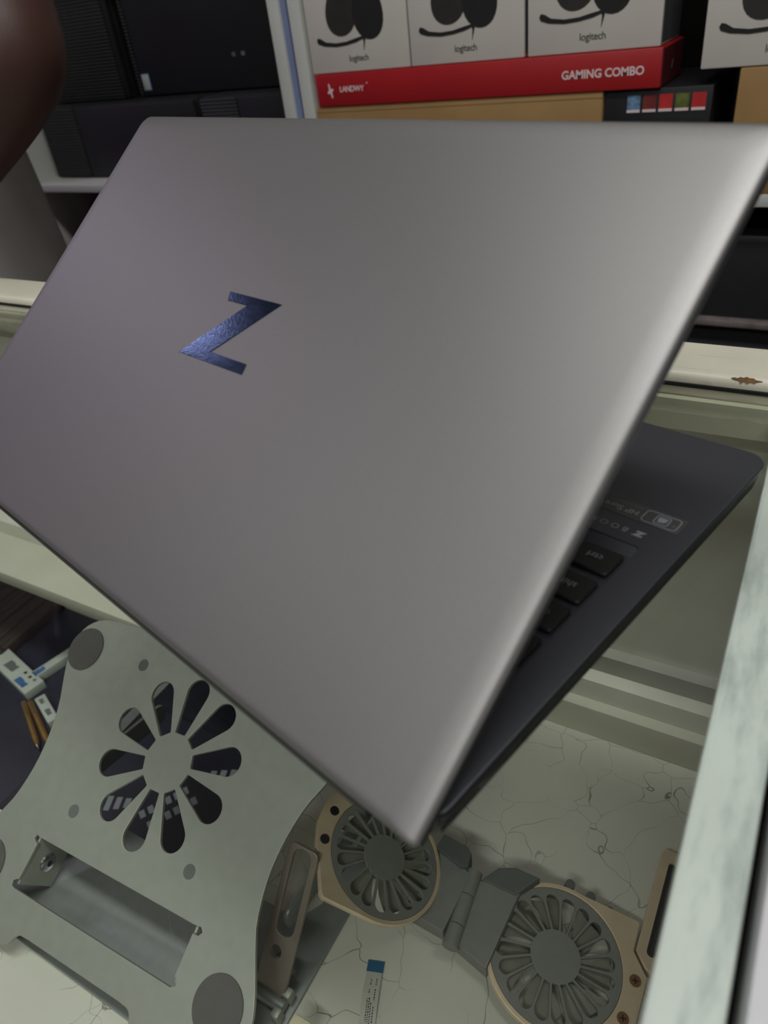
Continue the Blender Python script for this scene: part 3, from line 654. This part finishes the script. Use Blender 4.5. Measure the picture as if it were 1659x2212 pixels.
# added dark block with pale ladder shapes, seen through the vent slots
gc = thing('ladder_block', 'dark flat block with pale ladder shapes under the silver stand', 'box', T(-.47, .225, LZ))
box('carton', (-.16, -.11, 0), (.085, .095, .02), 'bottom_dark', gc, .001)
def ladder(x, y, an, n, w0, w1, st):
    for i in range(n):
        t_ = i * st; ww = w0 + (w1 - w0) * i / max(1, n - 1); q = math.radians(an); c_, s_ = math.cos(q), math.sin(q)
        pts = [(t_, -ww), (t_ + st * .62, -ww * 1.05), (t_ + st * .62, ww), (t_, ww)]
        plate('pale_panel', [[(x + a_ * c_ - b_ * s_, y + a_ * s_ + b_ * c_) for a_, b_ in pts]], .0004, 'pale_grey', gc, T(0, 0, .0201))
ladder(.022, .055, 20, 5, .002, .0085, .0105); ladder(.040, .000, -20, 5, .004, .007, .010); ladder(-.012, -.015, 60, 6, .0045, .0045, .009); ladder(.004, -.02, 60, 6, .0045, .0045, .009)
ladder(-.055, -.02, 25, 4, .008, .004, .010); ladder(-.03, -.045, 20, 2, .004, .006, .012)

# ------------------------------------------------------------------ shopkeeper behind the counter
def skin_mesh(name, chains, m, parent, sub=2, root=0):
    me = bpy.data.meshes.new(name); V, Rr, Ed, idx = [], [], [], {}
    for ch in chains:
        prev = None
        for p, r in ch:
            kk = tuple(round(v, 4) for v in p)
            if kk not in idx: idx[kk] = len(V); V.append(p); Rr.append(r)
            if prev is not None: Ed.append((prev, idx[kk]))
            prev = idx[kk]
    me.from_pydata(V, Ed, []); o = bpy.data.objects.new(name, me); COL.objects.link(o)
    o.modifiers.new('skin', 'SKIN').use_smooth_shade = True
    for i, r in enumerate(Rr):
        rx, ry = r if isinstance(r, tuple) else (r, r)
        me.skin_vertices[0].data[i].radius = (rx, ry); me.skin_vertices[0].data[i].use_root = (i == root)
    sm = o.modifiers.new('sub', 'SUBSURF'); sm.levels = sub; sm.render_levels = sub
    dg = bpy.context.evaluated_depsgraph_get(); dg.update()
    me2 = bpy.data.meshes.new_from_object(o.evaluated_get(dg)); bpy.data.objects.remove(o); me2.name = name
    me2.materials.clear(); finish(me2, m); me2.shade_smooth(); return link(name, me2, parent)
PP = thing('person', 'person in a grey shirt leaning on the counter with a bare bent elbow', 'person', T(0, 0, 0))
PX, PY = -1.125, .64
pel = ((PX, PY, -.02), .105); ab = ((PX + .015, PY - .01, .12), .095); chs = ((PX + .10, PY - .05, .30), .105); nb = ((PX + .145, PY - .07, .44), .085)
nk = ((PX + .155, PY - .085, .52), .058); hd0 = ((PX + .155, PY - .11, .585), .072); hd1 = ((PX + .155, PY - .125, .66), .088); hd2 = ((PX + .155, PY - .12, .725), .07)
shL = ((-.815, .585, .425), .066); elL = ((-.606, .475, .188), .042); mfL = ((-.676, .455, .142), .042); wrL = ((-.785, .420, .056), .028); hnL = ((-.82, .405, .036), .027)
shR = ((-1.14, .575, .42), .066); elR = ((-1.24, .52, .16), .044); mfR = ((-1.21, .47, .11), .042); wrR = ((-1.13, .40, .047), .028); hnR = ((-1.10, .375, .034), .027)
uaL = ((-.712, .532, .31), .05); uaR = ((-1.19, .55, .29), .05)
hipL = ((PX + .09, PY, -.06), .105); knL = ((PX + .10, PY - .01, -.47), .066); ankL = ((PX + .10, PY + .02, -.87), .042); toeL = ((PX + .11, PY - .12, -.925), .032)
hipR = ((PX - .09, PY, -.06), .105); knR = ((PX - .10, PY - .01, -.47), .066); ankR = ((PX - .10, PY + .02, -.87), .042); toeR = ((PX - .11, PY - .12, -.925), .032)
def fingers(h, w_, side):
    d0 = (Vector(h[0]) - Vector(w_[0])).normalized(); d0.z = 0; d0.normalize(); n = Vector((-d0.y, d0.x, 0)) * side; H0 = Vector(h[0]); out = []
    for off, ln in ((-.026, .062), (-.009, .072), (.009, .068), (.025, .054)):
        b0 = H0 + d0 * .028 + n * off; b0.z = .034
        a1_, a2_, a3_ = b0 + d0 * ln * .45 + Vector((0, 0, .004)), b0 + d0 * ln * .78 + Vector((0, 0, -.006)), b0 + d0 * ln + Vector((0, 0, -.016))
        out.append([h, (tuple(b0), .0095), (tuple(a1_), .009), (tuple(a2_), .0085), (tuple(a3_), .0075)])
    tb = H0 - d0 * .002 - n * .032; tb.z = .03
    out.append([h, (tuple(tb), .011), (tuple(tb + d0 * .022 - n * .014), .010), (tuple(tb + d0 * .042 - n * .018 + Vector((0, 0, -.006))), .008)])
    return out
body = skin_mesh('body', [[pel, ab, chs, nb, nk, hd0, hd1, hd2], [nb, shL, uaL, elL, mfL, wrL, hnL], [nb, shR, uaR, elR, mfR, wrR, hnR], [pel, hipL, knL, ankL, toeL], [pel, hipR, knR, ankR, toeR]] + fingers(hnL, wrL, 1) + fingers(hnR, wrR, -1), 'skin', PP)
g = lambda q, r: (q[0], r)
def ell(c, rx, ry, n=36, fold=0.):
    return [(c[0] + rx * math.cos(t_) * (1 + fold * math.sin(9 * t_ + c[2] * 14)), c[1] + ry * math.sin(t_) * (1 + fold * math.sin(7 * t_ + 2 + c[2] * 11)), c[2]) for t_ in [2 * math.pi * i / n for i in range(n)]]
def cloth(name, lofts, tubes, m):
    bm = bmesh.new()
    for rings in lofts:
        vr = [[bm.verts.new(p) for p in r] for r in rings]; n = len(vr[0])
        for A, B in zip(vr, vr[1:]):
            for q in range(n): bm.faces.new((A[q], A[(q + 1) % n], B[(q + 1) % n], B[q]))
        bm.faces.new(vr[-1])
    for pts, rad in tubes: tube_bm(bm, pts, rad, 20)
    return link(name, bm_mesh(bm, name, m, 1.5), PP)
cloth('shirt', [[ell((PX, PY, -.22), .182, .14, fold=.02), ell((PX, PY, -.13), .178, .137, fold=.02), ell((PX, PY, -.06), .172, .135, fold=.025), ell((PX, PY, .02), .166, .13, fold=.025), ell((PX + .012, PY - .01, .12), .162, .128, fold=.02), ell((PX + .035, PY - .03, .21), .172, .13, fold=.012), ell((PX + .10, PY - .05, .30), .185, .132), ell((PX + .125, PY - .06, .37), .195, .122), ell((PX + .14, PY - .066, .43), .18, .10), ell((PX + .145, PY - .07, .47), .10, .075), ell((PX + .145, PY - .072, .485), .07, .065)]],
      [([(PX + .17, .575, .43), shL[0], (-.775, .566, .375), (-.745, .55, .345)], [.075, .082, .074, .072]), ([(PX + .03, .575, .43), shR[0], (-1.165, .562, .365), (-1.175, .558, .33)], [.075, .082, .074, .072])], 'shirt')
cloth('trousers', [[ell((PX + s * .10, PY + .015, -.86), .07, .075, 24), ell((PX + s * .10, PY, -.47), .085, .09, 24), ell((PX + s * .080, PY, -.24), .092, .11, 24), ell((PX + s * .068, PY, -.10), .088, .105, 24), ell((PX + s * .06, PY, .0), .07, .09, 24)] for s in (-1, 1)], [], 'trousers')
hc = Vector(hd1[0])
def blob(name, c, r, m, parent, n=2):
    bm = bmesh.new(); bmesh.ops.create_icosphere(bm, subdivisions=n, radius=1)
    for v in bm.verts: v.co = Vector((c[0] + v.co.x * r[0], c[1] + v.co.y * r[1], c[2] + v.co.z * r[2]))
    return link(name, bm_mesh(bm, name, m, 1.2), parent)
blob('hair', hc + Vector((0, .015, .045)), (.086, .092, .07), 'hair', PP, 3)
for s in (-1, 1):
    blob('ear', hc + Vector((s * .082, .01, -.01)), (.012, .022, .032), 'skin', PP); e_ = blob('eye', hc + Vector((s * .03, -.078, .0)), (.014, .010, .009), 'eye_white', PP)
    blob('iris', hc + Vector((s * .03, -.087, 0)), (.006, .003, .006), 'hair', e_)
blob('nose', hc + Vector((0, -.092, -.025)), (.017, .018, .024), 'skin', PP); blob('mouth', hc + Vector((0, -.082, -.06)), (.026, .009, .009), 'dark_red', PP)
